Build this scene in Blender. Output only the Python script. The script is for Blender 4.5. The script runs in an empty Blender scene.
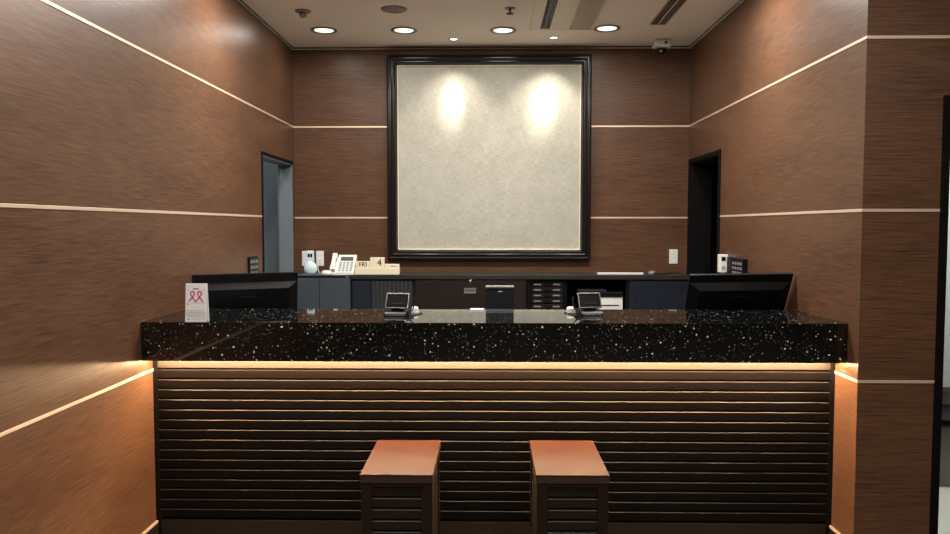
import bpy, bmesh, math, random
from mathutils import Vector, Matrix
random.seed(7)
sc = bpy.context.scene
COL = sc.collection
PI = math.pi
R = math.radians

# ------------------------------------------------------------------ room dimensions (metres)
XL, XR = -1.604, 1.626          # side walls of the reception niche
YB = 6.264                      # back wall
YF = 3.35                       # front face of the right-hand pier
ZC = 2.952                      # ceiling
YP = 3.57                       # face of the counter panelling
YS0, YS1 = 3.45, 4.026          # granite front / back edge
ZS0, ZS1 = 0.878, 1.058         # granite underside / top
STRIPS = (2.311, 1.568, 0.815)  # metal inlays in the wall panelling
WT, WY = 1.12, 5.90             # back worktop height, front edge

# ------------------------------------------------------------------ materials
def lin(c):
    return tuple((v / 12.92 if v <= 0.04045 else ((v + 0.055) / 1.055) ** 2.4) for v in (x / 255 for x in c)) + (1,)

def mat(name, col, rough=0.5, metal=0.0, spec=0.5, bump=0.0, bscale=60, var=0.0, coat=0.0, linear=False):
    m = bpy.data.materials.new(name); m.use_nodes = True
    nt = m.node_tree; b = nt.nodes['Principled BSDF']
    c = tuple(col) + (1,) if linear else lin(col)
    b.inputs['Base Color'].default_value = c
    b.inputs['Roughness'].default_value = rough
    b.inputs['Metallic'].default_value = metal
    b.inputs['Specular IOR Level'].default_value = spec
    b.inputs['Coat Weight'].default_value = coat
    tc = nt.nodes.new('ShaderNodeTexCoord')
    no = nt.nodes.new('ShaderNodeTexNoise'); no.inputs['Scale'].default_value = bscale
    no.inputs['Detail'].default_value = 4
    nt.links.new(tc.outputs['Object'], no.inputs['Vector'])
    v = var if var else 0.06
    mr = nt.nodes.new('ShaderNodeMapRange')
    mr.inputs['To Min'].default_value = 1 - v; mr.inputs['To Max'].default_value = 1 + v
    nt.links.new(no.outputs['Fac'], mr.inputs['Value'])
    mx = nt.nodes.new('ShaderNodeVectorMath'); mx.operation = 'SCALE'
    mx.inputs[0].default_value = c[:3]
    nt.links.new(mr.outputs[0], mx.inputs['Scale'])
    nt.links.new(mx.outputs[0], b.inputs['Base Color'])
    if bump:
        bp = nt.nodes.new('ShaderNodeBump'); bp.inputs['Strength'].default_value = bump
        bp.inputs['Distance'].default_value = 0.002
        nt.links.new(no.outputs['Fac'], bp.inputs['Height']); nt.links.new(bp.outputs[0], b.inputs['Normal'])
    return m

def emit(name, col, strength):
    m = bpy.data.materials.new(name); m.use_nodes = True
    nt = m.node_tree; b = nt.nodes['Principled BSDF']
    b.inputs['Base Color'].default_value = lin(col)
    b.inputs['Emission Color'].default_value = lin(col)
    b.inputs['Emission Strength'].default_value = strength
    return m

def wood(name, dark, light, rough=0.42, fine=150, bump=0.12, seed=0.0, coat=0.0, spec=0.5):
    """horizontal-grain veneer: long streaks along x and y, fine along z"""
    m = bpy.data.materials.new(name); m.use_nodes = True
    nt = m.node_tree; N = nt.nodes; L = nt.links; b = N['Principled BSDF']
    b.inputs['Roughness'].default_value = rough
    b.inputs['Specular IOR Level'].default_value = spec
    b.inputs['Coat Weight'].default_value = coat
    b.inputs['Coat Roughness'].default_value = 0.15
    tc = N.new('ShaderNodeTexCoord')
    def noise(sx, sz, detail, off=0.0):
        mp = N.new('ShaderNodeMapping'); mp.inputs['Scale'].default_value = (sx, sx, sz)
        mp.inputs['Location'].default_value = (off + seed, off, off)
        n = N.new('ShaderNodeTexNoise'); n.inputs['Scale'].default_value = 1; n.inputs['Detail'].default_value = detail
        n.inputs['Roughness'].default_value = 0.6
        L.new(tc.outputs['Object'], mp.inputs['Vector']); L.new(mp.outputs[0], n.inputs['Vector'])
        return n
    a = noise(8, fine, 3); c = noise(5, 130, 3, 5); d = noise(1.1, 5, 2, 9)
    m1 = N.new('ShaderNodeMath'); m1.operation = 'MULTIPLY_ADD'; m1.inputs[1].default_value = 0.65
    m2 = N.new('ShaderNodeMath'); m2.operation = 'MULTIPLY_ADD'; m2.inputs[1].default_value = 0.45
    m3 = N.new('ShaderNodeMath'); m3.operation = 'MULTIPLY_ADD'; m3.inputs[1].default_value = 0.3; m3.inputs[2].default_value = -0.15
    L.new(a.outputs['Fac'], m1.inputs[0]); L.new(c.outputs['Fac'], m2.inputs[0]); L.new(d.outputs['Fac'], m3.inputs[0])
    L.new(m3.outputs[0], m2.inputs[2]); L.new(m2.outputs[0], m1.inputs[2])
    r = N.new('ShaderNodeValToRGB')
    r.color_ramp.elements[0].position = 0.30; r.color_ramp.elements[0].color = lin(dark)
    r.color_ramp.elements[1].position = 0.70; r.color_ramp.elements[1].color = lin(light)
    L.new(m1.outputs[0], r.inputs[0]); L.new(r.outputs[0], b.inputs['Base Color'])
    bp = N.new('ShaderNodeBump'); bp.inputs['Strength'].default_value = bump; bp.inputs['Distance'].default_value = 0.001
    L.new(a.outputs['Fac'], bp.inputs['Height']); L.new(bp.outputs[0], b.inputs['Normal'])
    return m

def granite():
    m = bpy.data.materials.new('black_galaxy_granite'); m.use_nodes = True
    nt = m.node_tree; N = nt.nodes; L = nt.links; b = N['Principled BSDF']
    b.inputs['Roughness'].default_value = 0.04
    b.inputs['IOR'].default_value = 1.75
    tc = N.new('ShaderNodeTexCoord')
    ns = N.new('ShaderNodeTexNoise'); ns.inputs['Scale'].default_value = 60; ns.inputs['Detail'].default_value = 3
    L.new(tc.outputs['Object'], ns.inputs['Vector'])
    ad = N.new('ShaderNodeVectorMath'); ad.operation = 'MULTIPLY_ADD'
    ad.inputs[1].default_value = (0.012, 0.012, 0.012)
    L.new(ns.outputs['Color'], ad.inputs[0]); L.new(tc.outputs['Object'], ad.inputs[2])
    def flecks(scale, dthr, pthr):
        v = N.new('ShaderNodeTexVoronoi'); v.inputs['Scale'].default_value = scale
        L.new(ad.outputs[0], v.inputs['Vector'])
        lt = N.new('ShaderNodeMath'); lt.operation = 'LESS_THAN'; lt.inputs[1].default_value = dthr
        L.new(v.outputs['Distance'], lt.inputs[0])
        sp = N.new('ShaderNodeSeparateColor'); L.new(v.outputs['Color'], sp.inputs[0])
        gt = N.new('ShaderNodeMapRange'); gt.inputs['From Min'].default_value = pthr; gt.inputs['From Max'].default_value = 1
        L.new(sp.outputs[0], gt.inputs['Value'])
        mu = N.new('ShaderNodeMath'); mu.operation = 'MULTIPLY'
        L.new(lt.outputs[0], mu.inputs[0]); L.new(gt.outputs[0], mu.inputs[1])
        return mu, sp
    f1, s1 = flecks(80, 0.30, 0.90)
    f2, s2 = flecks(170, 0.38, 0.90)
    f3, s3 = flecks(36, 0.18, 0.90)
    a1 = N.new('ShaderNodeMath'); a1.operation = 'ADD'; L.new(f1.outputs[0], a1.inputs[0])
    h = N.new('ShaderNodeMath'); h.operation = 'MULTIPLY'; h.inputs[1].default_value = 0.35; L.new(f2.outputs[0], h.inputs[0])
    L.new(h.outputs[0], a1.inputs[1])
    a2 = N.new('ShaderNodeMath'); a2.operation = 'ADD'; a2.use_clamp = True
    L.new(a1.outputs[0], a2.inputs[0]); L.new(f3.outputs[0], a2.inputs[1])
    big = N.new('ShaderNodeTexNoise'); big.inputs['Scale'].default_value = 9
    L.new(tc.outputs['Object'], big.inputs['Vector'])
    bk = N.new('ShaderNodeMix'); bk.data_type = 'RGBA'
    bk.inputs['A'].default_value = (0.0015, 0.002, 0.0019, 1); bk.inputs['B'].default_value = (0.005, 0.0065, 0.006, 1)
    L.new(big.outputs['Fac'], bk.inputs['Factor'])
    hue = N.new('ShaderNodeMix'); hue.data_type = 'RGBA'
    hue.inputs['A'].default_value = (0.78, 0.88, 0.9, 1); hue.inputs['B'].default_value = (0.88, 0.82, 0.72, 1)
    L.new(s1.outputs[1], hue.inputs['Factor'])
    mx = N.new('ShaderNodeMix'); mx.data_type = 'RGBA'
    L.new(a2.outputs[0], mx.inputs['Factor']); L.new(bk.outputs['Result'], mx.inputs['A']); L.new(hue.outputs['Result'], mx.inputs['B'])
    L.new(mx.outputs['Result'], b.inputs['Base Color'])
    return m

def fabric():
    m = bpy.data.materials.new('woven_wall_fabric'); m.use_nodes = True
    nt = m.node_tree; N = nt.nodes; L = nt.links; b = N['Principled BSDF']
    b.inputs['Roughness'].default_value = 0.75
    tc = N.new('ShaderNodeTexCoord')
    def noise(s, detail=4):
        mp = N.new('ShaderNodeMapping'); mp.inputs['Scale'].default_value = s
        n = N.new('ShaderNodeTexNoise'); n.inputs['Scale'].default_value = 1; n.inputs['Detail'].default_value = detail
        L.new(tc.outputs['Object'], mp.inputs['Vector']); L.new(mp.outputs[0], n.inputs['Vector']); return n
    a = noise((22, 1, 170)); c = noise((170, 1, 22)); d = noise((9, 1, 9)); e = noise((2, 1, 2), 2)
    def add(p, q, k):
        n = N.new('ShaderNodeMath'); n.operation = 'MULTIPLY_ADD'; n.inputs[1].default_value = k
        L.new(p.outputs[0], n.inputs[0]); L.new(q.outputs[0], n.inputs[2]); return n
    s = add(c, a, 0.9); s = add(d, s, 0.5); s = add(e, s, 0.3)
    r = N.new('ShaderNodeValToRGB')
    mr = N.new('ShaderNodeMapRange'); mr.inputs['From Min'].default_value = 0.9; mr.inputs['From Max'].default_value = 1.8
    L.new(s.outputs[0], mr.inputs['Value'])
    r.color_ramp.elements[0].color = lin((150, 148, 138)); r.color_ramp.elements[1].color = lin((198, 196, 184))
    L.new(mr.outputs[0], r.inputs[0]); L.new(r.outputs[0], b.inputs['Base Color'])
    bp = N.new('ShaderNodeBump'); bp.inputs['Strength'].default_value = 0.25; bp.inputs['Distance'].default_value = 0.002
    L.new(s.outputs[0], bp.inputs['Height']); L.new(bp.outputs[0], b.inputs['Normal'])
    return m

def glass():
    m = bpy.data.materials.new('door_glass'); m.use_nodes = True
    b = m.node_tree.nodes['Principled BSDF']
    b.inputs['Base Color'].default_value = (0.9, 0.97, 0.95, 1); b.inputs['Roughness'].default_value = 0.0
    b.inputs['Transmission Weight'].default_value = 1.0; b.inputs['IOR'].default_value = 1.1
    return m

M = dict(
    wood=wood('brown_veneer', (59, 38, 28), (108, 77, 56), spec=0.28, rough=0.36, fine=210),
    ceiling=mat('ceiling_paint', (240, 229, 219), 0.8, bump=0.15, bscale=220, var=0.05),
    floor=mat('pale_bounce_floor', (222, 214, 200), 0.4, var=0.05, bscale=6),
    lobbyfloor=mat('brown_stone_floor', (84, 80, 74), 0.3, var=0.1, bscale=6),
    metal=mat('champagne_inlay', (232, 206, 184), 0.42, metal=0.45),
    alu=mat('brushed_aluminium', (170, 168, 162), 0.35, metal=0.8),
    bead=mat('ceiling_bead', (190, 184, 174), 0.5),
    dgrey=mat('dark_grey_laminate', (52, 54, 56), 0.4),
    dnavy=mat('deep_navy_plastic', (14, 19, 27), 0.35, spec=0.3), dull=mat('terminal_screen', (9, 9, 11), 0.5, spec=0.12), rim=mat('terminal_rim', (120, 120, 122), 0.35, metal=0.7),
    ac2=mat('ceiling_unit_filter', (150, 132, 112), 0.7),
    granite=granite(),
    slat=wood('dark_stained_slat', (9, 7, 6), (15, 11, 10), rough=0.36, fine=200, seed=3, spec=0.10),
    slatglint=mat('slat_edge_highlight', (28, 25, 24), 0.42, spec=0.26),  # slat chamfers coloured lighter to paint in their highlight lines
    rail=wood('counter_rail', (32, 26, 21), (42, 34, 27), rough=0.5, fine=200, seed=6),
    base=mat('dark_plinth', (36, 30, 24), 0.55, spec=0.2, var=0.2, bscale=8),
    black=mat('matt_black', (9, 9, 10), 0.6, spec=0.15),
    pblack=mat('black_plastic', (15, 15, 17), 0.38, spec=0.22),
    gloss=mat('gloss_black', (9, 10, 12), 0.12),
    frame=mat('dark_bronze_moulding', (44, 40, 40), 0.22, metal=0.5, var=0.01),
    fillet=mat('ivory_fillet', (235, 228, 205), 0.5),
    fabric=fabric(),
    leather=mat('tan_leather', (64, 33, 22), 0.55, spec=0.14, bump=0.25, bscale=160, var=0.16),
    edge=mat('stool_edge', (58, 35, 28), 0.45),
    stool=wood('stool_stained_wood', (25, 17, 13), (40, 28, 22), rough=0.4, fine=200, seed=8, spec=0.2),
    steel=mat('grey_steel', (62, 70, 77), 0.4, var=0.05),
    bluegrey=mat('blue_grey_paint', (108, 116, 121), 0.55, var=0.04),
    navy=mat('navy_laminate', (24, 31, 43), 0.4, var=0.08),
    dkbrown=mat('dark_brown_laminate', (31, 24, 23), 0.42, spec=0.3, var=0.1),
    work=mat('back_worktop_laminate', (44, 46, 42), 0.28, var=0.1),
    white=mat('white_plastic', (228, 228, 224), 0.4),
    paper=mat('white_paper', (232, 230, 230), 0.6),
    cream=mat('cream_painted_wood', (232, 222, 196), 0.5),
    cyan=mat('pale_blue_plastic', (212, 232, 236), 0.35),
    grey=mat('grey_plastic', (120, 120, 122), 0.4),
    ink=mat('dark_ink', (40, 38, 44), 0.6),
    mag=mat('magenta_ink', (196, 30, 110), 0.6),
    lgrey=mat('pale_grey_ink', (150, 152, 158), 0.6),
    disp=mat('lcd_grey', (86, 94, 92), 0.25),
    chrome=mat('chrome', (200, 200, 200), 0.18, metal=1.0),
    brown_det=mat('detector_shell', (140, 124, 112), 0.5),
    slotdark=mat('diffuser_dark', (30, 26, 28), 0.6),
    acwhite=mat('ceiling_unit_shell', (224, 210, 194), 0.5),
    lens=emit('downlight_lens', (255, 246, 226), 8),
    refl=emit('downlight_reflector', (255, 250, 232), 0.75),
    lens2=emit('spot_lens', (255, 248, 232), 7),
    led=emit('led_tape', (255, 212, 162), 350),
    palewall=mat('pale_green_white_paint', (214, 226, 220), 0.6),
    glass=glass(),
)

# ------------------------------------------------------------------ mesh builder
class MB:
    def __init__(s): s.bm = bmesh.new(); s.ms = []; s.cur = 0
    def _faces(s, fs):
        for f in fs: f.material_index = s.cur
    def use(s, m):
        if m not in s.ms: s.ms.append(m)
        s.cur = s.ms.index(m); return s
    def box(s, x0, x1, y0, y1, z0, z1, bev=0.0, seg=2, mtx=None):
        r = bmesh.ops.create_cube(s.bm, size=1)
        vs = r['verts']
        for v in vs:
            v.co = Vector(((x0 + x1) / 2 + v.co.x * (x1 - x0), (y0 + y1) / 2 + v.co.y * (y1 - y0), (z0 + z1) / 2 + v.co.z * (z1 - z0)))
        fs = set(f for v in vs for f in v.link_faces); s._faces(fs)
        if bev:
            es = list(set(e for v in vs for e in v.link_edges))
            rr = bmesh.ops.bevel(s.bm, geom=es, offset=bev, segments=seg, affect='EDGES', profile=0.6)
            s._faces(rr['faces'])
            vs = list(set(v for f in rr['faces'] for v in f.verts))
            vs = list(set(vs) | set(v for f in rr['faces'] for v in f.verts for f2 in v.link_faces for v in f2.verts))
        if mtx is not None: bmesh.ops.transform(s.bm, matrix=mtx, verts=vs)
        return s
    def prism(s, pts, axis, a, b, bev=0.0, mtx=None, edge=None):
        """closed 2D profile extruded along an axis from a to b; pts are the other two coordinates in order"""
        def P(p, t):
            return {'x': (t, p[0], p[1]), 'y': (p[0], t, p[1]), 'z': (p[0], p[1], t)}[axis]
        v0 = [s.bm.verts.new(P(p, a)) for p in pts]; v1 = [s.bm.verts.new(P(p, b)) for p in pts]
        n = len(pts); fs = [s.bm.faces.new(v0), s.bm.faces.new(list(reversed(v1)))]
        for i in range(n): fs.append(s.bm.faces.new((v0[i], v1[i], v1[(i + 1) % n], v0[(i + 1) % n])))
        s._faces(fs)
        if edge is not None: fs[2 + edge[0]].material_index = edge[1]
        if mtx is not None: bmesh.ops.transform(s.bm, matrix=mtx, verts=v0 + v1)
        return s
    def lathe(s, prof, c=(0, 0, 0), n=32, sx=1, sy=1, mtx=None):
        rings = []; nv = []
        for r, z in prof:
            if r < 1e-6: ring = [s.bm.verts.new((c[0], c[1], c[2] + z))]
            else: ring = [s.bm.verts.new((c[0] + sx * r * math.cos(2 * PI * i / n), c[1] + sy * r * math.sin(2 * PI * i / n), c[2] + z)) for i in range(n)]
            rings.append(ring); nv += ring
        fs = []
        for A, B in zip(rings, rings[1:]):
            for i in range(n):
                j = (i + 1) % n
                if len(A) == 1 and len(B) == 1: continue
                if len(A) == 1: fs.append(s.bm.faces.new((A[0], B[i], B[j])))
                elif len(B) == 1: fs.append(s.bm.faces.new((A[i], A[j], B[0])))
                else: fs.append(s.bm.faces.new((A[i], A[j], B[j], B[i])))
        for f in fs: f.smooth = True
        s._faces(fs)
        if mtx is not None: bmesh.ops.transform(s.bm, matrix=mtx, verts=nv)
        return s
    def tube(s, pts, r, n=8, closed=False):
        P = [Vector(p) for p in pts]
        # smooth the polyline (Catmull-Rom)
        Q = []
        m = len(P)
        for i in range(m if closed else m - 1):
            p0 = P[(i - 1) % m] if closed or i > 0 else P[0]; p1 = P[i]; p2 = P[(i + 1) % m]
            p3 = P[(i + 2) % m] if closed or i + 2 < m else P[-1]
            for k in range(5):
                t = k / 5
                Q.append(0.5 * ((2 * p1) + (-p0 + p2) * t + (2 * p0 - 5 * p1 + 4 * p2 - p3) * t * t + (-p0 + 3 * p1 - 3 * p2 + p3) * t ** 3))
        if not closed: Q.append(P[-1])
        rings = []
        for i, q in enumerate(Q):
            a = Q[(i - 1) % len(Q)] if closed or i else Q[0]; b = Q[(i + 1) % len(Q)] if closed or i < len(Q) - 1 else Q[-1]
            t = (b - a).normalized(); u = t.cross(Vector((0.13, 0.2, 0.97)))
            if u.length < 1e-3: u = t.cross(Vector((1, 0, 0)))
            u.normalize(); w = t.cross(u)
            rings.append([s.bm.verts.new(q + r * (math.cos(2 * PI * k / n) * u + math.sin(2 * PI * k / n) * w)) for k in range(n)])
        fs = []
        for i in range(len(rings) if closed else len(rings) - 1):
            A, B = rings[i], rings[(i + 1) % len(rings)]
            for k in range(n): fs.append(s.bm.faces.new((A[k], B[k], B[(k + 1) % n], A[(k + 1) % n])))
        if not closed: fs += [s.bm.faces.new(rings[0]), s.bm.faces.new(list(reversed(rings[-1])))]
        for f in fs: f.smooth = True
        s._faces(fs); return s
    def frame(s, x0, x1, z0, z1, prof, y):
        """mitred picture-frame moulding: prof = list of (inset, depth towards -y)"""
        rings = []
        for u, d in prof:
            rings.append([s.bm.verts.new(p) for p in ((x0 + u, y - d, z0 + u), (x1 - u, y - d, z0 + u), (x1 - u, y - d, z1 - u), (x0 + u, y - d, z1 - u))])
        fs = []
        for A, B in zip(rings, rings[1:]):
            for k in range(4): fs.append(s.bm.faces.new((A[k], A[(k + 1) % 4], B[(k + 1) % 4], B[k])))
        s._faces(fs); return s
    def build(s, name, m=None, parent=None, smooth=False, mtx=None):
        bmesh.ops.recalc_face_normals(s.bm, faces=s.bm.faces)
        if mtx is not None: bmesh.ops.transform(s.bm, matrix=mtx, verts=s.bm.verts)
        me = bpy.data.meshes.new(name); s.bm.to_mesh(me); s.bm.free()
        ml = s.ms if s.ms else [m]
        for k in ml: me.materials.append(M[k])
        if smooth:
            for p in me.polygons: p.use_smooth = True
        o = bpy.data.objects.new(name, me); COL.objects.link(o)
        if parent is not None: o.parent = parent
        return o

def struct(o):
    o['kind'] = 'structure'; return o
def thing(name, label, cat, loc=(0, 0, 0), rz=0.0, group=None):
    o = bpy.data.objects.new(name, None); COL.objects.link(o); o.empty_display_size = 0.05
    o.location = loc; o.rotation_euler = (0, 0, rz)
    return tag(o, label, cat, group)
def tag(o, label, cat, group=None):
    o['label'] = label; o['category'] = cat
    if group: o['group'] = group
    return o
def place(o, loc, rz=0.0):
    o.location = loc; o.rotation_euler = (0, 0, rz); return o
def dup(root, loc, label, rz=None):
    r = root.copy(); COL.objects.link(r); r.location = loc; r['label'] = label
    if rz is not None: r.rotation_euler = (0, 0, rz)
    for ch in list(root.children):
        c = ch.copy(); COL.objects.link(c); c.parent = r
        for g in list(ch.children):
            d = g.copy(); COL.objects.link(d); d.parent = c
    return r
def text(name, body, size, m, parent, loc, rot, ext=0.0004, ax='CENTER'):
    cu = bpy.data.curves.new(name, 'FONT'); cu.body = body; cu.size = size; cu.extrude = ext
    cu.align_x = ax; cu.align_y = 'CENTER'
    cu.materials.append(M[m])
    tmp = bpy.data.objects.new('tmp', cu); COL.objects.link(tmp); bpy.context.view_layer.update()
    me = bpy.data.meshes.new_from_object(tmp.evaluated_get(bpy.context.evaluated_depsgraph_get()))
    bpy.data.objects.remove(tmp); bpy.data.curves.remove(cu)
    o = bpy.data.objects.new(name, me); COL.objects.link(o); o.parent = parent
    o.location = loc; o.rotation_euler = rot
    return o
def lamp(name, kind, loc, energy, col=(1, 1, 1), size=0.04, aim=None, **k):
    l = bpy.data.lights.new(name, kind); l.energy = energy; l.color = col
    if kind in ('SPOT', 'POINT'): l.shadow_soft_size = size
    for a, b in k.items(): setattr(l, a, b)
    o = bpy.data.objects.new(name, l); COL.objects.link(o); o.location = loc
    if aim is not None: o.rotation_euler = (Vector(aim) - Vector(loc)).to_track_quat('-Z', 'Y').to_euler()
    return o

# ------------------------------------------------------------------ the shell
DL0, DL1, DLZ = 5.376, 6.205, 2.005      # left doorway
DR0, DR1, DRZ = 5.419, 6.200, 2.013      # right doorway
YN = -4.2                                # wall behind the camera
XE = 4.2                                 # far right of the lobby
struct(MB().box(-3.2, XE + .1, YN - .1, 3.60, -0.1, 0.0).build('floor', 'lobbyfloor'))
struct(MB().box(-3.2, XE + .1, 3.60, 6.9, -0.1, 0.0).build('floor_staff', 'floor'))  # unseen floor, made pale to bounce light up to the ceiling
struct(MB().box(-3.2, XE + .1, YN - .1, 6.9, ZC, ZC + 0.1).build('ceiling', 'ceiling'))
struct(MB().box(XL - .115, XR + .17, YB, YB + .12, 0, ZC).build('wall_back', 'wood'))
w = MB()
w.box(XL - .115, XL, YN, DL0, 0, ZC).box(XL - .115, XL, DL0, DL1, DLZ, ZC).box(XL - .115, XL, DL1, YB, 0, ZC)
struct(w.build('wall_left', 'wood'))
w = MB()
w.box(XR, XR + .17, YF, DR0, 0, ZC).box(XR, XR + .17, DR0, DR1, DRZ, ZC).box(XR, XR + .17, DR1, YB, 0, ZC)
struct(w.build('wall_right', 'wood'))
w = MB()
w.box(XR + .17, 1.960, YF, YF + .12, 0, ZC).box(1.960, 3.02, YF, YF + .12, 2.062, ZC).box(3.02, XE, YF, YF + .12, 0, ZC)
struct(w.build('wall_front_right', 'wood'))
struct(MB().box(-1.72, XE, YN - .1, YN, 0, ZC).build('wall_behind', 'wood'))
struct(MB().box(XE, XE + .1, YN, 6.9, 0, ZC).build('wall_far_right', 'wood'))
# corridor behind the left doorway (blue-grey) and closet behind the right one
w = MB().box(-3.2, XL - .115, 6.42, 6.52, 0, ZC).box(-3.2, -3.1, 5.0, 6.52, 0, ZC).box(-3.2, XL - .115, 4.95, 5.05, 0, ZC)
struct(w.build('wall_corridor', 'bluegrey'))
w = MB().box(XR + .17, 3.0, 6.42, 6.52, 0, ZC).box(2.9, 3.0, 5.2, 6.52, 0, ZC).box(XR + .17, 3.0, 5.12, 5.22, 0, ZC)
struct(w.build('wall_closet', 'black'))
# room behind the glass door
w = MB().box(XR + .17, XE, 4.75, 4.85, 0, ZC)
struct(w.build('wall_side_room', 'palewall'))

# doorway linings
w = MB()
w.use('bluegrey').box(XL - .112, XL + .002, DL1 - .012, DL1, 0, DLZ)                 # far jamb
w.box(XL - .112, XL + .002, DL0, DL0 + .012, 0, DLZ)
w.use('bluegrey').box(XL - .112, XL + .002, DL0 + .012, DL1 - .012, DLZ - .012, DLZ)
w.use('alu').box(XL - .118, XL - .110, DL1 - .02, DL1 - .011, 0, DLZ - .012)
w.use('black').box(XL, XL + .006, DL0 - .022, DL0 + .004, 0, DLZ + .02).box(XL, XL + .006, DL0 + .004, DL1 + .01, DLZ - .004, DLZ + .02)
struct(w.build('door_1'))
w = MB()
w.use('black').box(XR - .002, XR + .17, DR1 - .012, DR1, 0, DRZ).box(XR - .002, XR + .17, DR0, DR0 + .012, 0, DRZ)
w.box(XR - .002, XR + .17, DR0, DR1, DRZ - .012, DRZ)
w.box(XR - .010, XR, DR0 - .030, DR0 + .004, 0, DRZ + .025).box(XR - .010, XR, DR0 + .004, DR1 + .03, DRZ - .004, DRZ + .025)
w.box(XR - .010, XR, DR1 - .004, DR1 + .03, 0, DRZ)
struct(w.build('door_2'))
# glass door leaf at the right edge
g = MB().box(1.960, 1.992, YF - .012, YF + .12, 0, 2.062, .003).box(1.992, 3.02, YF - .012, YF + .12, 2.03, 2.062, .003).box(2.99, 3.02, YF - .012, YF + .12, 0, 2.03, .003)
gd = struct(g.build('door_3', 'black'))
MB().box(1.994, 2.988, YF + .05, YF + .058, .004, 2.028).build('glass_pane', 'glass', gd)

# metal inlays
n = 0
def strip(x0, x1, y0, y1, z):
    global n
    n += 1
    o = struct(MB().box(x0, x1, y0, y1, z - .0068, z + .0068, .0008, 1).build('trim_%d' % n, 'metal'))
for i, z in enumerate(STRIPS):
    yb = DL0 - .022 if z < DLZ else YB
    strip(XL, XL + .003, YN, yb, z)
    strip(XR - .003, XR, YF, DR0 - .03 if z < DRZ else YB, z)
    if i < 2:
        strip(XL, -0.826, YB - .003, YB, z)
        strip(0.833, XR, YB - .003, YB, z)
    strip(XR - .003, 1.960 if z < 2.0 else XE, YF - .003, YF, z)
# ceiling edge: dark shadow board with a thin bright bead
w = MB()
w.use('black').box(XL, XR, YB - .012, YB, ZC - .010, ZC)
w.use('bead').box(XL, XR, YB - .022, YB - .001, ZC - .018, ZC - .010)
w.use('black').box(XL, XL + .010, YN, YB, ZC - .012, ZC).box(XR - .010, XR, YF, YB, ZC - .012, ZC)
w.use('bead').box(XL, XL + .014, YN, YB - .022, ZC - .018, ZC - .012).box(XR - .016, XR, YF, YB - .022, ZC - .020, ZC - .012)
struct(w.build('trim_21'))
# baseboards with a champagne cap
def baseboard(name, x0, x1, y0, y1):
    w = MB(); w.use('dkbrown').box(x0, x1, y0, y1, 0, .070); w.use('metal').box(x0, x1, y0, y1, .070, .082, .001, 1)
    return struct(w.build(name))
baseboard('baseboard_left', XL, XL + .010, YN, YP + .02)
baseboard('baseboard_right', XR - .010, XR, YF, YP + .02)
baseboard('baseboard_front', XR - .010, 1.960, YF - .010, YF)

# ------------------------------------------------------------------ reception counter
c = thing('reception_counter', 'dark slatted wooden reception counter running wall to wall under black granite', 'counter', (0, YP, 0))
off = Matrix.Translation((0, -YP, 0))
x0, x1 = XL + .012, XR - .012
w = MB(); w.use('slatglint').use('slat')
w.box(x0, x1, YP + .012, YP + .10, .0, ZS0)
p = .0484; top = .815
for k in range(15):
    zt = top - k * p; zb = zt - p + .0075
    prof = [(YP + .014, zb), (YP + .002, zb), (YP, zb + .002), (YP, zt - .003), (YP + .003, zt), (YP + .014, zt)]
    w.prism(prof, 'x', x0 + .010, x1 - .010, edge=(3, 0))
w.build('slatted_front', None, c, mtx=off)
MB().box(x0 + .010, x1 - .010, YP - .002, YP + .014, top + .009, ZS0, .001, 1).build('top_rail', 'rail', c, mtx=off)
MB().box(x0 + .010, x1 - .010, YP + .001, YP + .014, 0, .084, .001, 1).build('kickboard', 'base', c, mtx=off)
for a, b in ((XL, x0 + .010), (x1 - .010, XR)):
    MB().box(a, b, YP - .003, YP + .05, 0, ZS0).build('end_post', 'black', c, mtx=off)
MB().box(XL + .022, XR - .022, YP - .075, YP - .063, ZS0 - .0075, ZS0 - .001).build('led_strip', 'led', c, mtx=off)
w = MB()
w.box(XL + .02, XR - .02, YP + .10, 4.00, .0, .06).box(XL + .02, XL + .05, YP + .10, 4.0, .06, ZS0).box(XR - .05, XR - .02, YP + .10, 4.0, .06, ZS0)
w.box(-.02, .02, YP + .10, 4.0, .06, ZS0)
w.build('carcass', 'dkbrown', c, mtx=off)
g = MB().box(XL + .001, XR - .001, YS0, YS1, ZS0, ZS1, .0018, 1).build('granite_countertop', 'granite')
tag(g, 'thick polished black granite countertop with pale flecks on the reception counter', 'countertop')
# staff-side desk behind the counter
d = thing('staff_desk', 'low dark staff desk hidden behind the granite counter, carrying both monitors', 'desk', (0, 4.3, 0))
MB().box(XL + .01, XR - .01, 4.045, 4.62, .72, .75, .002, 1).build('desktop', 'dkbrown', d, mtx=Matrix.Translation((0, -4.3, 0)))
for x in (XL + .03, -.02, XR - .07):
    MB().box(x, x + .04, 4.06, 4.6, 0, .72).build('leg', 'dkbrown', d, mtx=Matrix.Translation((0, -4.3, 0)))

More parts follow.
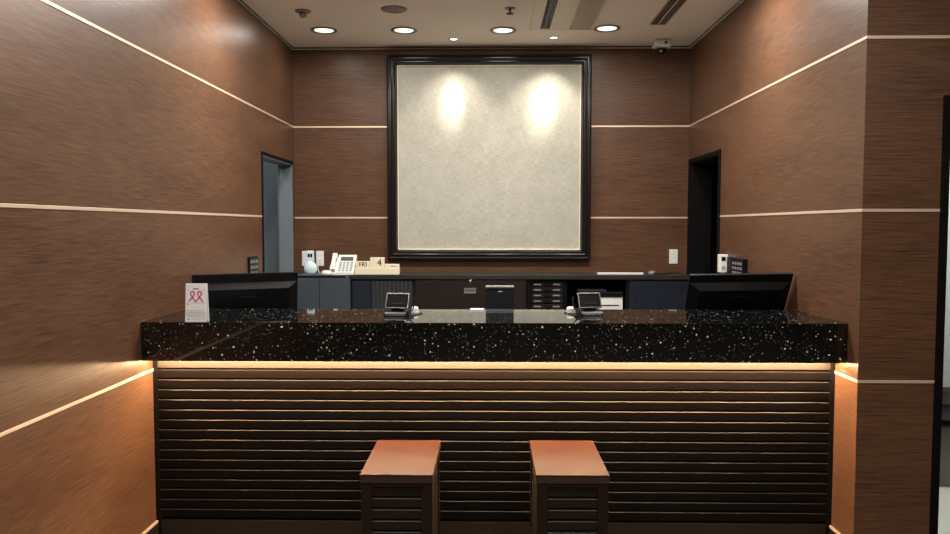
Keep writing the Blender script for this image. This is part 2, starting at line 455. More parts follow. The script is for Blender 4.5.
# ------------------------------------------------------------------ box stools
def make_stool():
    t = thing('box_stool', '', 'stool', group='box stools in front of the counter')
    W, D, Z = .290, .490, .52
    MB().box(-W / 2, W / 2, -D / 2, D / 2, Z - .007, Z, .003, 3).build('seat_pad', 'leather', t)
    MB().box(-W / 2 + .001, W / 2 - .001, -D / 2 + .001, D / 2 - .001, Z - .034, Z - .007, .001, 1).build('seat_board', 'edge', t)
    b = .004
    h = Z - .034
    w = MB()
    for sx in (-1, 1):
        for sy in (-1, 1):
            xa, xb = sorted((sx * (W / 2 - b), sx * (W / 2 - b - .042))); ya, yb = sorted((sy * (D / 2 - b), sy * (D / 2 - b - .042)))
            w.box(xa, xb, ya, yb, 0, h, .0015, 1)
    for sy in (-1, 1):
        ya, yb = sorted((sy * (D / 2 - b), sy * (D / 2 - b - .03)))
        w.box(-W / 2 + b + .042, W / 2 - b - .042, ya, yb, h - .016, h).box(-W / 2 + b + .042, W / 2 - b - .042, ya, yb, 0, .05)
    for sx in (-1, 1):
        xa, xb = sorted((sx * (W / 2 - b), sx * (W / 2 - b - .03)))
        w.box(xa, xb, -D / 2 + b + .042, D / 2 - b - .042, h - .016, h).box(xa, xb, -D / 2 + b + .042, D / 2 - b - .042, 0, .05)
    w.build('frame', 'stool', t)
    def slats(axis, s):
        w = MB(); w.use('slatglint').use('stool'); pp = .0455; zt = h - .016
        lim = (W if axis == 'x' else D) / 2 - b - .042
        q = (D if axis == 'x' else W) / 2 - b - .006
        k = 0
        while zt - pp > .045:
            zb = zt - pp + .006
            prof = [(q - .014, zb), (q - .001, zb), (q, zb + .001), (q, zt - .006), (q - .007, zt), (q - .014, zt)]
            prof = [(s * a, c_) for a, c_ in prof]
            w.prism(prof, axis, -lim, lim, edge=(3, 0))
            zt -= pp
        if axis == 'x': w.box(-lim, lim, min(s * (q - .02), s * (q - .013)), max(s * (q - .02), s * (q - .013)), .045, h)
        else: w.box(min(s * (q - .02), s * (q - .013)), max(s * (q - .02), s * (q - .013)), -lim, lim, .045, h)
        w.build('slatted_panel', None, t)
    for s in (-1, 1): slats('x', s); slats('y', s)
    return t
st = make_stool()
place(st, (-.365, 3.188, 0)); st['label'] = 'left box stool with tan leather top and slatted dark sides'
dup(st, (.331, 3.195, 0), 'right box stool with tan leather top and slatted dark sides')

# ------------------------------------------------------------------ framed fabric panel
f = thing('framed_fabric_panel', 'large square beige fabric panel in stepped dark frame on back wall', 'wall panel', (0, YB, 1.237))
off = Matrix.Translation((0, -YB, -1.237))
fx0, fx1, fz0, fz1 = -.828, .825, 1.226, 2.882
prof = [(0, 0), (0, .062), (.005, .072), (.015, .077), (.025, .072), (.028, .060), (.034, .060), (.038, .072), (.046, .076), (.055, .070), (.059, .054), (.064, .054), (.069, .058), (.077, .050), (.082, .030), (.088, .026), (.088, .004)]
prof = [(u * .9, v) for u, v in prof]
MB().frame(fx0, fx1, fz0, fz1, prof, YB - .001).build('moulding', 'frame', f, mtx=off)
MB().frame(fx0 + .0785, fx1 - .0785, fz0 + .0785, fz1 - .0785, [(0, 0), (0, .024), (.003, .026), (.007, .022), (.007, .004)], YB - .001).build('fillet', 'fillet', f, mtx=off)
MB().box(fx0 + .07, fx1 - .07, YB - .009, YB - .001, fz0 + .07, fz1 - .07).build('fabric', 'fabric', f, mtx=off)

# ------------------------------------------------------------------ back run of cabinets
def cab(name, label, x0, x1, y0=WY + .012, z1=WT - .034, m='dkbrown', cat='cabinet'):
    t = thing(name, label, cat, ((x0 + x1) / 2, y0, 0))
    o = Matrix.Translation((-(x0 + x1) / 2, -y0, 0))
    return t, o
TZ = 1.086     # underside of the worktop
# worktop (lies over the cabinets right of the steel cabinet)
w = MB().box(-1.078, 1.575, WY, YB - .001, WT - .034, WT, .0015, 1)
tag(w.build('back_worktop', 'work'), 'long dark worktop along the back wall beneath the framed panel', 'worktop')
# grey steel cabinet
t, o = cab('steel_cabinet', 'blue-grey two-door steel cabinet at left end of the back wall', -1.50, -1.082)
MB().box(-1.50, -1.082, 5.885, YB - .001, 0, WT - .008, .002, 1).build('body', 'steel', t, mtx=o)
MB().box(-1.502, -1.080, 5.868, YB - .001, WT - .008, WT, .002, 1).build('top', 'steel', t, mtx=o)
for a, b, kx in ((-1.496, -1.321, -1.338), (-1.317, -1.086, -1.303)):
    dd = MB().box(a, b, 5.868, 5.885, .03, WT - .03, .002, 1).build('door', 'steel', t, mtx=o)
    MB().box(kx - .004, kx + .004, 5.858, 5.868, .62, .74, .002, 1).build('handle', 'chrome', dd, mtx=o)
MB().box(-1.112, -1.092, 5.864, 5.868, WT - .022, WT - .010).build('latch', 'alu', t, mtx=o)
# navy panel + tambour
t, o = cab('tambour_cabinet', 'dark cabinet with a vertically ribbed shutter, right of the steel cabinet', -1.076, -.592)
w = MB().box(-1.076, -.592, 5.93, YB - .001, 0, TZ, .001, 1); w.build('body', 'navy', t, mtx=o)
MB().box(-1.07, -.925, 5.912, 5.93, .05, 1.072, .002, 1).build('side_panel', 'navy', t, mtx=o)
w = MB().box(-.92, -.600, 5.922, 5.93, .05, 1.072)
for k in range(10): w.prism([(-.918 + k * .032, 5.924), (-.912 + k * .032, 5.912), (-.898 + k * .032, 5.912), (-.890 + k * .032, 5.924)], 'z', .05, 1.072)
w.build('shutter', 'dgrey', t, mtx=o)
# brown lockable door
t, o = cab('lockable_cabinet', 'dark brown cabinet with a round lock and small silver pull below the panel', -.588, .296)
MB().box(-.588, .296, 5.93, YB - .001, 0, TZ, .001, 1).build('body', 'dkbrown', t, mtx=o)
dd = MB().box(-.575, .288, 5.908, 5.929, .05, 1.078, .002, 1).build('door', 'dkbrown', t, mtx=o)
w = MB(); w.use('alu').frame(-.194, -.101, .975, 1.018, [(0, 0), (0, .006), (.008, .006), (.011, .002)], 5.908)
w.use('disp').box(-.184, -.111, 5.9055, 5.908, .985, 1.008)
w.build('handle', None, dd, mtx=o)
MB().lathe([(0, .010), (.009, .010), (.011, .006), (.011, 0)], mtx=Matrix.Translation((-.144, 5.908, 1.072)) @ Matrix.Rotation(PI / 2, 4, 'X')).build('lock', 'chrome', dd, mtx=o)
# shelf bay with drawer unit, printer and cavity
t, o = cab('open_shelf_bay', 'open black shelf bay in the back cabinets holding drawer unit and printer', .300, 1.086)
w = MB().box(.300, .318, 5.93, YB - .001, 0, TZ).box(1.068, 1.086, 5.93, YB - .001, 0, TZ).box(.318, 1.068, YB - .02, YB - .001, 0, TZ)
w.box(.598, .608, 5.93, YB - .02, .84, TZ)
w.build('body', 'black', t, mtx=o)
MB().box(.318, 1.068, 5.93, YB - .02, .82, .84).build('shelf', 'black', t, mtx=o)
dx = thing('drawer_organizer', 'black five-drawer desktop organizer inside the open shelf bay', 'organizer', (.457, 5.94, .84))
o2 = Matrix.Translation((-.457, -5.94, -.84))
w = MB(); w.box(.322, .592, 5.955, 6.2, .84, 1.078, .002, 1).box(.322, .330, 5.935, 5.955, .84, 1.078).box(.584, .592, 5.935, 5.955, .84, 1.078).box(.33, .584, 5.935, 5.955, 1.07, 1.078)
w.build('casing', 'pblack', dx, mtx=o2)
for k in range(5):
    z = 1.026 - k * .0435
    dr = MB().box(.334, .580, 5.937, 5.955, z, z + .036, .002, 1).build('drawer', 'dkbrown', dx, mtx=o2)
    MB().prism([(5.937, z + .014), (5.925, z + .010), (5.925, z + .016), (5.937, z + .026)], 'x', .43, .485).build('handle', 'pblack', dr, mtx=o2)
    for xa in (.352, .500):
        MB().box(xa, xa + .055, 5.9345, 5.937, z + .012, z + .024, .001, 1).build('label_holder', 'grey', dr, mtx=o2)
pr = thing('printer', 'low printer with dark lid and white front in the open shelf bay', 'printer', (.90, 5.95, .84))
o2 = Matrix.Translation((-.90, -5.95, -.84))
MB().box(.77, 1.050, 5.96, 6.22, .84, .942, .006, 2).build('body', 'paper', pr, mtx=o2)
MB().box(.70, .770, 5.95, 6.22, .84, .942, .004, 2).build('side_module', 'pblack', pr, mtx=o2)
MB().box(.70, 1.050, 5.95, 6.22, .942, .985, .006, 2).build('lid', 'pblack', pr, mtx=o2)
MB().box(.70, .93, 6.0, 6.2, .985, .998, .004, 1).build('paper_tray', 'grey', pr, mtx=o2)
MB().box(.80, 1.02, 5.956, 5.962, .875, .882).build('output_slot', 'pblack', pr, mtx=o2)
# navy end cabinet
t, o = cab('navy_end_cabinet', 'navy blue cabinet with one recessed door at right end of back wall', 1.090, 1.570)
MB().box(1.090, 1.570, 5.93, YB - .001, 0, TZ, .001, 1).build('body', 'navy', t, mtx=o)
w = MB().box(1.10, 1.56, 5.916, 5.93, .05, 1.076, .002, 1)
w.frame(1.12, 1.54, .20, 1.05, [(0, 0), (0, .004), (.02, .004), (.024, 0)], 5.916)
w.build('door', 'navy', t, mtx=o)

# ------------------------------------------------------------------ things on the back worktop
# wooden perpetual calendar
t = thing('block_calendar', 'cream wooden block calendar reading FRI 4 on the back worktop', 'calendar', (-.876, 5.945, WT))
MB().box(-.175, .175, -.025, .030, 0, .052, .003, 2).build('base', 'cream', t)
for nm, xa, xb, za, zb, tx, sz in (('weekday_block', -.168, -.056, .052, .104, 'FRI', .050), ('date_block', -.054, .056, .052, .134, '4', .074), ('month_block', .058, .173, .052, .082, None, 0)):
    b = MB().box(xa, xb, -.018, .022, za - .0, zb, .002, 1).build(nm, 'cream', t)
    if tx: text('lettering', tx, sz, 'ink', b, ((xa + xb) / 2 + (.018 if tx == '4' else 0), -.0195, (za + zb) / 2), (PI / 2, 0, 0), .0012)
    else:
        MB().box(xa + .055, xa + .070, -.0195, -.018, .062, .067).box(xa + .078, xa + .092, -.0195, -.018, .062, .067).build('mark', 'ink', b)
# desk phone
t = thing('desk_phone', 'white corded desk phone with grey display on the steel cabinet', 'telephone', (-1.148, 5.985, WT), 0)
tilt = Matrix.Translation((0, 0, .028)) @ Matrix.Rotation(R(32), 4, 'X')
w = MB(); w.prism([(-.075, 0), (-.075, .018), (.070, .150), (.085, .145), (.088, 0)], 'x', -.052, .092)
w.build('body', 'white', t)
fm = Matrix.Translation((.02, -.075, .018)) @ Matrix.Rotation(math.atan2(.132, .145), 4, 'X')
b = MB().box(-.050, .050, .128, .170, 0, .004, .001, 1).build('display', 'disp', t, mtx=fm)
w = MB()
for r_ in range(6):
    for q in range(4): w.box(-.054 + q * .029, -.034 + q * .029, .012 + r_ * .0185, .023 + r_ * .0185, 0, .003)
w.build('keypad', 'lgrey', t, mtx=fm)
w = MB(); hm = Matrix.Translation((-.076, -.070, .020)) @ Matrix.Rotation(math.atan2(.132, .145), 4, 'X')
w.box(-.02, .02, 0, .05, 0, .036, .008, 3, hm).box(-.02, .02, .13, .18, 0, .036, .008, 3, hm).box(-.016, .016, .02, .16, .018, .040, .008, 3, hm)
w.build('handset', 'white', t)
MB().prism([(-.075, 0), (-.075, .016), (.070, .136), (.085, .131), (.088, 0)], 'x', -.100, -.052).build('cradle', 'white', t)
# pale blue handheld gadget
t = thing('handheld_device', 'pale blue handheld device with two-window display and rounded foot', 'handheld device', (-1.406, 5.955, WT))
w = MB(); w.lathe([(0, 0), (.030, 0), (.048, .018), (.053, .045), (.048, .072), (.033, .092), (.026, .105), (0, .108)], sy=.55, n=32); w.build('foot', 'cyan', t, smooth=True)
MB().box(-.029, .029, -.014, .014, .085, .186, .008, 3).build('head', 'cyan', t)
MB().box(-.018, -.002, -.0155, -.013, .135, .162).box(.002, .018, -.0155, -.013, .135, .162).build('display', 'gloss', t)
# outlet plates
def outlet(name, label, x, z, wd=.055, h=.124, y=YB, grp=None, cat='outlet'):
    t = thing(name, label, cat, (x, y, z), 0, grp)
    MB().box(-wd / 2, wd / 2, -.007, 0, -h / 2, h / 2, .003, 2).build('plate', 'white', t)
    w = MB()
    for q in (-.032, 0, .032): w.box(-.011, .011, -.0095, -.006, q - .009, q + .009, .001, 1)
    w.build('socket', 'paper', t)
    return t
outlet('wall_outlet', 'white wall outlet partly behind the pale blue device', -1.513, 1.232, .07, .124)
outlet('wall_outlet', 'white wall outlet feeding a white cable beside the desk phone', -1.398, 1.232, .064, .124)
outlet('wall_switch', 'white switch plate on the back wall above the navy cabinet', 1.513, 1.250, .070, .118, cat='wall switch')
# puck and cable
t = thing('charging_puck', 'small white round charger lying in front of the desk phone', 'charger', (-1.268, 5.905, WT))
MB().lathe([(0, 0), (.040, 0), (.043, .010), (.038, .026), (.026, .034), (0, .034)], sy=.8).build('base', 'white', t, smooth=True)
MB().lathe([(0, .0345), (.018, .0345), (.018, .037), (0, .037)], sy=.8).build('button', 'grey', t)
w = MB().tube([(-1.405, YB - .012, 1.235), (-1.398, YB - .06, 1.21), (-1.385, 6.12, 1.160), (-1.36, 6.05, 1.130), (-1.33, 5.96, 1.1245), (-1.305, 5.925, 1.130)], .0035)
tag(w.build('power_cable', 'white'), 'thin white cable drooping from outlet to the round charger', 'cable')
# silver bar and small dark gadget at the right
t = thing('flat_tray', 'long thin silver-edged tray lying on the right of back worktop', 'tray', (1.03, 6.02, WT))
MB().box(-.18, .18, -.05, .05, 0, .010, .002, 1).build('base', 'grey', t)
MB().box(-.18, .18, -.058, -.050, 0, .016, .002, 1).build('rim', 'paper', t)
t = thing('computer_mouse', 'small dark mouse with a cord on the right of back worktop', 'mouse', (1.29, 6.03, WT))
MB().lathe([(0, 0), (.030, 0), (.032, .008), (.026, .020), (.012, .027), (0, .028)], sy=1.5).build('body', 'grey', t, smooth=True)
MB().tube([(-.0, -.04, .010), (.04, -.06, .004), (.10, -.03, .004), (.16, .02, .004), (.22, .05, .004)], .003).build('cord', 'black', t)

# ------------------------------------------------------------------ monitors
def monitor(name, label, top_l, top_r, tilt, hgt, zdesk=.75):
    A, B = Vector(top_l), Vector(top_r); W = (B - A).length
    yaw = math.atan2(B.y - A.y, B.x - A.x); roll = math.asin((B.z - A.z) / W)
    mid = (A + B) / 2
    foot = Vector((mid.x, mid.y, zdesk))
    t = thing(name, label, 'monitor', foot, yaw, 'monitors behind the counter')
    # local frame: x along the width, -y towards the customers
    Mx = Matrix.Translation((0, 0, mid.z - zdesk)) @ Matrix.Rotation(R(tilt), 4, 'X') @ Matrix.Rotation(-roll, 4, 'Y')
    # panel hangs below its top edge; back faces -y; 
    w = MB().box(-W / 2, W / 2, 0, .016, -hgt, 0, .003, 2)
    w.build('bezel', 'pblack', t, mtx=Mx)
    MB().box(-W / 2 + .012, W / 2 - .012, .016, .0175, -hgt + .02, -.012).build('screen', 'gloss', t, mtx=Mx)
    # raised housing on the back: slopes out below the top band
    w = MB()
    ax, bx = W / 2 - .004, W / 2 - .055
    z0, z1, z2, z3 = -.050, -.082, -hgt + .05, -hgt + .01
    v = [w.bm.verts.new(q) for q in ((-ax, 0, z0), (ax, 0, z0), (ax, 0, z3), (-ax, 0, z3), (-bx, -.030, z1), (bx, -.030, z1), (bx, -.030, z2), (-bx, -.030, z2))]
    for q in ((0, 1, 5, 4), (1, 2, 6, 5), (2, 3, 7, 6), (3, 0, 4, 7), (4, 5, 6, 7), (3, 2, 1, 0)): w.bm.faces.new([v[i] for i in q])
    w.build('back_housing', 'pblack', t, mtx=Mx)
    MB().box(-.045, .045, -.036, -.029, -.175, -.120, .004, 2).build('mount_plate', 'pblack', t, mtx=Mx)
    end = Mx @ Vector((0, .03, -hgt * .62))
    w = MB().box(-.03, .03, end.y - .012, end.y + .012, .012, end.z, .003, 1)
    w.build('stand_column', 'pblack', t)
    MB().box(-.13, .13, end.y - .09, end.y + .10, 0, .012, .004, 2).build('stand_foot', 'pblack', t)
    return t
monitor('computer_monitor', 'black monitor turned away behind left end of the granite counter', (-1.600, 4.062, 1.235), (-1.088, 4.300, 1.238), 9, .33)
monitor('computer_monitor', 'black monitor leaning back behind right end of the granite counter', (1.070, 4.050, 1.236), (1.612, 4.045, 1.247), 33, .36)

# ------------------------------------------------------------------ wall devices near the doorways
t = thing('room_thermostat', 'white wall control with small dark display on the right wall', 'thermostat', (XR, 5.22, 1.245))
MB().box(-.056, 0, -.030, .030, -.062, .062, .006, 2).build('casing', 'white', t)
MB().box(-.046, -.018, -.0315, -.029, .018, .044).build('display', 'gloss', t)
MB().box(-.044, -.020, -.0315, -.029, -.040, -.018).build('button', 'lgrey', t)
t = thing('wall_intercom', 'black keypad intercom on the right wall beside the white control', 'intercom', (XR, 4.975, 1.235))
MB().box(-.030, 0, -.175, .155, -.062, .058, .005, 2).build('casing', 'pblack', t)
w = MB()
for q in range(4):
    for r_ in range(3): w.box(-.0325, -.029, -.15 + q * .05, -.118 + q * .05, -.045 + r_ * .03, -.028 + r_ * .03, .001, 1)
w.build('keypad', 'grey', t)
MB().box(-.0325, -.029, .055, .135, -.03, .045).build('speaker_grille', 'slotdark', t)
t = thing('wall_keypad', 'small black keypad on the left wall before the grey doorway', 'keypad', (XL, 5.11, 1.222))
MB().box(0, .014, -.095, .100, -.075, .072, .004, 2).build('casing', 'pblack', t)
w = MB()
for q in range(3):
    for r_ in range(3): w.box(.013, .016, -.07 + q * .055, -.035 + q * .055, -.05 + r_ * .038, -.028 + r_ * .038, .001, 1)
w.build('keypad', 'grey', t)

# ------------------------------------------------------------------ on the granite
# ribbon card
t = thing('leaflet_card', 'white standing card with two magenta ribbons at left on the granite', 'card', (-1.354, 3.487, ZS1), 0)
HC = .176
w = MB()
w.prism([(-.020, 0), (-.004, HC), (.004, HC), (.020, 0), (.017, 0), (.001, HC - .006), (-.001, HC - .006), (-.017, 0)], 'x', -.049, .049)
w.build('card', 'paper', t)
sl = math.atan2(.016, HC)
fm = Matrix.Translation((0, -.020, 0)) @ Matrix.Rotation(-sl, 4, 'X')
def ribbon(cx, s):
    pts = [(cx - s * .016, -.0012, .094), (cx - s * .004, -.0012, .110), (cx + s * .009, -.0012, .128), (cx + s * .004, -.0012, .140), (cx - s * .004, -.0012, .140), (cx - s * .009, -.0012, .128), (cx + s * .004, -.0012, .110), (cx + s * .016, -.0012, .094)]
    return pts
for cx, s in ((-.0165, 1), (.0165, 1)):
    MB().tube(ribbon(cx, s), .0026, 6).build('ribbon_emblem', 'mag', t, mtx=fm)
def lines(name, rows, m):
    w = MB()
    for z, a, b in rows:
        x = a
        while x < b - .003:
            l = random.uniform(.003, .008); w.box(x, min(x + l, b), -.0008, 0, z, z + .0026); x += l + .0018
    o = w.build(name, m, t, mtx=fm)
MB().box(-.014, .012, -.0008, 0, .150, .154).build('heading', 'ink', t, mtx=fm)
for row in ((.143, -.040, -.026), (.143, .026, .040), (.086, -.022, .044)): lines('subtitle', (row,), 'lgrey')
lines('text_block', ((.050, -.043, .043), (.043, -.046, .040), (.036, -.044, .046), (.029, -.043, .043), (.022, -.04, .046), (.012, -.02, .046)), 'lgrey')
MB().box(-.040, -.036, -.0008, 0, .078, .086).build('mark', 'ink', t, mtx=fm)
MB().box(-.036, -.030, -.0008, 0, .008, .014).build('mark', 'ink', t, mtx=fm)

def terminal(label, loc, rz, side):
    t = thing('card_terminal', label, 'card terminal', loc, rz, 'card terminals on the counter')
    # foot with keypad lip, swivelling tilted head with silver rim
    w = MB(); w.prism([(-.050, 0), (-.052, .012), (-.040, .020), (.030, .030), (.052, .026), (.055, 0)], 'x', -.054, .054)
    w.build('base', 'pblack', t)
    MB().box(-.048, .048, -.0535, -.049, .004, .008, .001, 1).build('base_trim', 'grey', t)
    w = MB(); w.prism([(-.008, .022), (-.014, .060), (.014, .072), (.030, .024)], 'x', -.030, .030); w.build('neck', 'pblack', t)
    hm = Matrix.Translation((0, -.022, .038)) @ Matrix.Scale(.92, 4, (1, 0, 0)) @ Matrix.Rotation(R(62), 4, 'X')
    MB().box(-.062, .062, 0, .080, -.012, 0, .003, 2).build('head', 'pblack', t, mtx=hm)
    w = MB()
    for a in ((-.0635, -.0585, -.001, .081), (.0585, .0635, -.001, .081), (-.0585, .0585, -.001, .003), (-.0585, .0585, .074, .081)):
        w.box(a[0], a[1], a[2], a[3], -.003, .003, .001, 1)
    w.build('rim', 'rim', t, mtx=hm)
    MB().box(-.057, .057, .004, .073, -.001, .0008).build('display', 'dull', t, mtx=hm)
    w = MB().tube([(side * .050, .04, .016), (side * .066, .055, .060), (side * .076, .03, .085), (side * .082, -.0, .045), (side * .072, -.045, .012), (side * .088, -.075, .004), (side * .105, -.088, .004)], .0032)
    w.tube([(side * .045, .02, .010), (side * .070, -.01, .004), (side * .088, .03, .004), (side * .10, .10, .004)], .0028)
    w.build('cable', 'black', t)
    return t
terminal('silver-rimmed card terminal left of centre on the granite counter', (-.452, 3.74, ZS1), R(-9), 1)
terminal('silver-rimmed card terminal right of centre on the granite counter', (.500, 3.78, ZS1), R(10), -1)
t = thing('white_button', 'white round button beside the left card terminal on the granite', 'button', (-.382, 3.875, ZS1), 0, 'white buttons by the terminals')
MB().lathe([(0, 0), (.020, 0), (.022, .006), (.021, .020), (.016, .028), (0, .031)]).build('body', 'white', t, smooth=True)
MB().lathe([(.019, 0), (.0235, 0), (.0235, .004), (.019, .004)]).build('ring', 'white', t)
dup(t, (.418, 3.885, ZS1), 'white round button beside the right card terminal on the granite')

# centre: dark leaflet holder / reader at the back edge
t = thing('counter_display', 'small dark countertop display box with silver top edge at counter centre', 'display', (.0565, 3.965, ZS1))
w = MB(); w.prism([(-.018, 0), (-.006, .118), (-.014, .128), (.030, .128), (.045, 0)], 'x', -.073, .073); w.build('body', 'dnavy', t)
MB().box(-.075, .075, -.020, .032, .118, .130, .002, 1).build('top_edge', 'alu', t)
MB().prism([(-.024, 0), (-.021, .010), (-.0155, .010), (-.017, 0)], 'x', -.073, .073).build('bottom_lip', 'steel', t)
MB().prism([(-.012, .099), (-.002, .103), (.016, .103), (.004, .098)], 'y', -.0105, -.0075).build('emblem', 'paper', t)
t = thing('note_pad', 'small white pad lying left of the dark centre display', 'note pad', (-.058, 3.985, ZS1))
MB().box(-.040, .032, -.03, .03, 0, .006, .001, 1).build('pages', 'paper', t)
MB().box(-.040, .032, .026, .0305, .0, .007, .001, 1).build('binding', 'lgrey', t)

# ------------------------------------------------------------------ ceiling fixtures
def downlight():
    t = thing('recessed_downlight', '', 'ceiling light', group='round recessed downlights')
    MB().lathe([(.070, 0), (.094, 0), (.098, -.004), (.096, -.008), (.086, -.009), (.072, -.003)], n=48).build('trim_ring', 'grey', t)
    MB().lathe([(0, -.003), (.045, -.003), (.071, -.0045), (.071, 0), (0, 0)], n=48).build('reflector', 'refl', t)
    MB().lathe([(0, -.010), (.022, -.009), (.036, -.003), (0, -.002)], n=32).build('bulb', 'lens', t)
    return t
DLP = [(-1.226, 5.703, 'leftmost of four round recessed downlights near the back wall'),
       (-.632, 5.714, 'second round recessed downlight from the left near the back wall'),
       (.102, 5.728, 'round recessed downlight left of the ceiling air unit near back wall'),
       (.865, 5.685, 'rightmost of four round recessed downlights near the back wall')]
t = downlight(); place(t, (DLP[0][0], DLP[0][1], ZC)); t['label'] = DLP[0][2]
for x, y, l in DLP[1:]: dup(t, (x, y, ZC), l)
EN = (1.0, .945, .865)
for x, y, l in DLP:
    lamp('downlight_lamp', 'AREA', (x, y, ZC - .016), 2.2, EN, aim=(x, y, 0), shape='DISK', size=.13)
OUT = [(-1.15, 4.35), (-.40, 4.35), (.42, 4.35), (1.18, 4.35), (-1.10, 2.3), (0, 2.3), (1.10, 2.3), (-.9, .2), (.9, .2), (2.9, .2), (0, -2.2), (2.6, -2.2)]  # out of view; counter row inferred from wall glow, lobby ones added for light
for x, y in OUT:
    dup(t, (x, y, ZC), 'unseen round recessed downlight in the ceiling nearer the camera')
    e = 20 if y > 4 else (15 if y > 2 else 15)
    lamp('downlight_lamp', 'AREA', (x, y, ZC - .016), e, EN, aim=(x, y, 0), shape='DISK', size=.13)
# adjustable wall-washer spots
def washer(x, y, label, hit, e):
    t = thing('wall_wash_spotlight', label, 'ceiling light', (x, y, ZC), 0, 'small spotlights over the panel')
    MB().lathe([(.026, 0), (.040, 0), (.042, -.004), (.034, -.007), (.026, -.003)], n=36).build('trim_ring', 'acwhite', t)
    MB().lathe([(0, -.003), (.027, -.002), (.027, 0), (0, 0)], n=36).build('lens', 'lens2', t)
    lamp('spotlight_lamp', 'SPOT', (x, y, ZC - .012), e, (1, .90, .74), .012, hit, spot_size=R(29), spot_blend=1.0)
    lamp('spotlight_lamp', 'SPOT', (x, y, ZC - .012), e * .45, (1, .90, .74), .02, (hit[0], hit[1], hit[2] - .55), spot_size=R(88), spot_blend=.8)
washer(-.274, 5.985, 'small ceiling spotlight over left half of the framed panel', (-.300, YB, 2.50), 36)
washer(.498, 5.955, 'small ceiling spotlight over right half of the framed panel', (.440, YB, 2.47), 52)
# round speaker, detector, sprinkler
t = thing('ceiling_speaker', 'flat round brownish ceiling speaker above the second downlight', 'speaker', (-.638, 5.168, ZC))
w = MB().lathe([(0, -.010), (.070, -.010), (.082, -.007), (.088, 0), (0, 0)], n=40); w.build('cover', 'brown_det', t)
w = MB()
for r_ in (.02, .038, .056): w.lathe([(r_, -.010), (r_ + .004, -.0125), (r_ + .008, -.010)], n=36)
w.build('grille', 'grey', t)
t = thing('smoke_detector', 'small domed detector on the ceiling at far left', 'detector', (-1.258, 5.20, ZC))
MB().lathe([(0, -.014), (.040, -.014), (.052, -.006), (.054, 0), (0, 0)], n=36).build('base', 'brown_det', t)
MB().lathe([(0, -.045), (.014, -.044), (.024, -.034), (.028, -.014), (0, -.014)], n=32).build('head', 'grey', t)
t = thing('fire_sprinkler', 'small dark sprinkler head left of the ceiling air unit', 'sprinkler', (.138, 5.159, ZC))
MB().lathe([(0, -.004), (.034, -.004), (.036, 0), (0, 0)], n=32).build('escutcheon', 'brown_det', t)
w = MB().lathe([(.0, -.034), (.006, -.034), (.008, -.004), (0, -.004)], n=16).lathe([(0, -.040), (.024, -.040), (.026, -.036), (0, -.034)], n=12)
w.build('nozzle', 'slotdark', t)
# ceiling cassette air unit
t = thing('ceiling_air_conditioner', 'flush ceiling air unit with dark louvre slot and ribbed intake grille', 'air conditioner', (.54, 5.2, ZC))
ya, yb = -.56, .50; xa, xb = -.245, .217
SA, SB = -.168, -.098    # louvre slot
GA, GB = .045, .200      # intake grille
w = MB()
for a, b in ((xa, SA), (SB, GA), (GB, xb)): w.box(a, b, ya, yb, -.012, 0)
w.box(SA, SB, yb - .045, yb, -.012, 0).box(SA, SB, ya, ya + .04, -.012, 0).box(GA, GB, yb - .02, yb, -.012, 0).box(GA, GB, ya, ya + .02, -.012, 0)
w.build('panel', 'acwhite', t)
w = MB(); w.use('slotdark').box(SA, SB, ya + .04, yb - .045, -.003, -.001)
w.build('air_outlet', None, t)
w = MB()
for k in range(26):
    y = ya + .06 + k * .037
    w.box(SA + .012, SA + .024, y, y + .009, -.009, -.004).box(SB - .024, SB - .012, y, y + .009, -.009, -.004)
w.box(SA + .033, SA + .037, ya + .04, yb - .045, -.010, -.004)
w.build('louvre', 'lgrey', t)
w = MB(); w.box(GA, GB, ya + .02, yb - .02, -.003, -.001); w.build('filter', 'ac2', t)
w = MB()
for k in range(12): w.box(GA + .006 + k * .0125, GA + .0115 + k * .0125, ya + .02, yb - .02, -.011, -.004)
w.build('intake_grille', 'acwhite', t)
# slot diffuser
t = thing('slot_diffuser', 'dark linear slot diffuser in the ceiling near the right wall', 'air vent', (1.21, 5.1, ZC))
w = MB()
w.box(-.052, .052, -.55, .460, -.002, 0)
w.build('backing', 'slotdark', t)
w = MB().box(-.056, -.046, -.55, .462, -.010, 0).box(.046, .056, -.55, .462, -.010, 0).box(-.046, .046, .452, .462, -.010, 0)
w.build('border', 'brown_det', t)
w = MB().box(-.004, .004, -.55, .452, -.010, -.002)
w.build('divider', 'acwhite', t)
w = MB().box(-.028, -.024, -.55, .452, -.008, -.002).box(.018, .022, -.55, .452, -.008, -.002).box(.032, .036, -.55, .452, -.008, -.002)
w.build('blade', 'brown_det', t)
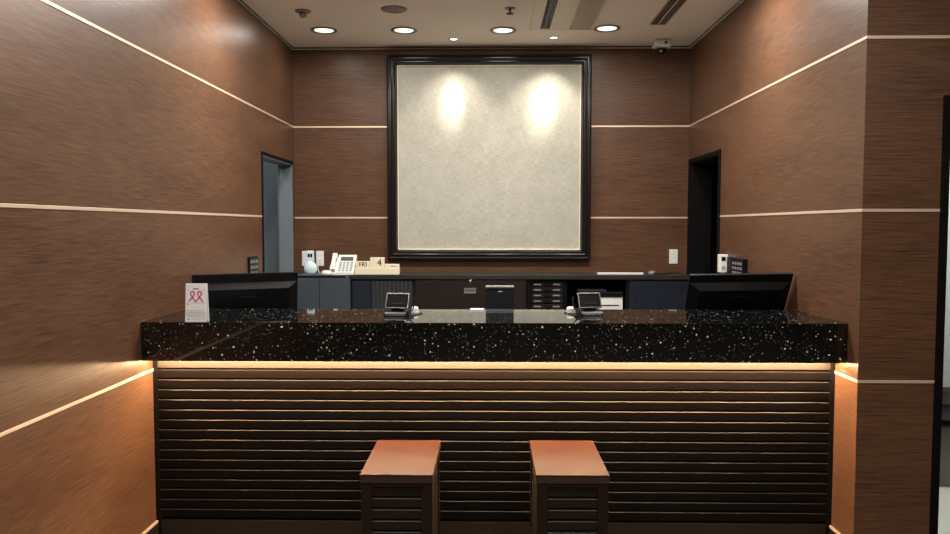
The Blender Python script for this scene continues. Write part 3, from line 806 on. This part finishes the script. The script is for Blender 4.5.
# dome camera
t = thing('security_camera', 'small white security camera with dark lens at ceiling edge, back right', 'security camera', (1.352, 6.06, ZC))
MB().box(-.066, .066, -.050, .050, -.060, 0, .016, 3).build('housing', 'white', t)
MB().lathe([(0, -.108), (.016, -.106), (.032, -.096), (.040, -.080), (.042, -.068), (0, -.068)], n=32).build('dome', 'gloss', t, smooth=True)
MB().lathe([(0, .006), (.010, .006), (.013, 0), (0, 0)], n=20, mtx=Matrix.Translation((-.012, -.030, -.092)) @ Matrix.Rotation(R(115), 4, 'X')).build('lens', 'chrome', t)
MB().lathe([(0, .003), (.010, .003), (.010, 0), (0, 0)], n=20, mtx=Matrix.Translation((.018, -.050, -.028)) @ Matrix.Rotation(PI / 2, 4, 'X')).build('sensor', 'gloss', t)

# ------------------------------------------------------------------ side room behind the glass door
t = thing('low_bench', 'low grey bench with dark top seen through the glass door', 'bench', (3.0, 4.5, 0))
MB().box(-1.10, 1.1, -.15, .2, 0, .36, .02, 2).build('base', 'grey', t)
MB().box(-1.12, 1.1, -.18, .2, .36, .40, .005, 1).build('top', 'pblack', t)
t = thing('wall_board', 'large white board on the wall behind the glass door', 'board', (3.0, 4.75, .5))
MB().box(-1.0, .9, -.03, 0, 0, 1.35, .004, 1).build('surface', 'paper', t)
MB().box(-1.02, .92, -.035, -.0, -.03, 0).build('ledge', 'alu', t)

# unseen fill lights added to brighten the neighbouring rooms
l = bpy.data.lights.new('side_room_fill', 'AREA'); l.energy = 40; l.size = .6; l.color = (.92, 1, .97)
o = bpy.data.objects.new('side_room_fill', l); COL.objects.link(o); o.location = (2.9, 4.05, ZC - .03)
l = bpy.data.lights.new('corridor_fill', 'AREA'); l.energy = 9.5; l.size = .4; l.color = (.88, .95, 1)
o = bpy.data.objects.new('corridor_fill', l); COL.objects.link(o); o.location = (-2.3, 5.6, ZC - .03)

# ------------------------------------------------------------------ world, camera, view
wd = bpy.data.worlds.new('world'); sc.world = wd; wd.use_nodes = True
wd.node_tree.nodes['Background'].inputs[0].default_value = (.9, .95, 1, 1)
wd.node_tree.nodes['Background'].inputs[1].default_value = 0.05
cam = bpy.data.cameras.new('camera'); co = bpy.data.objects.new('camera', cam); COL.objects.link(co)
cam.sensor_width = 36; cam.lens = 760 / 950 * 36; cam.clip_start = .05
co.location = (0, 0, 1.5)
co.rotation_euler = (PI / 2 - math.atan(41 / 760), 0, math.atan(14 / 760))
sc.camera = co
vs = sc.view_settings
vs.view_transform = 'Standard'; vs.look = 'None'; vs.exposure = 0.36; vs.gamma = 1.0; vs.use_curve_mapping = False
sc.cycles.use_denoising = True
sc.cycles.max_bounces = 8; sc.cycles.sample_clamp_indirect = 4
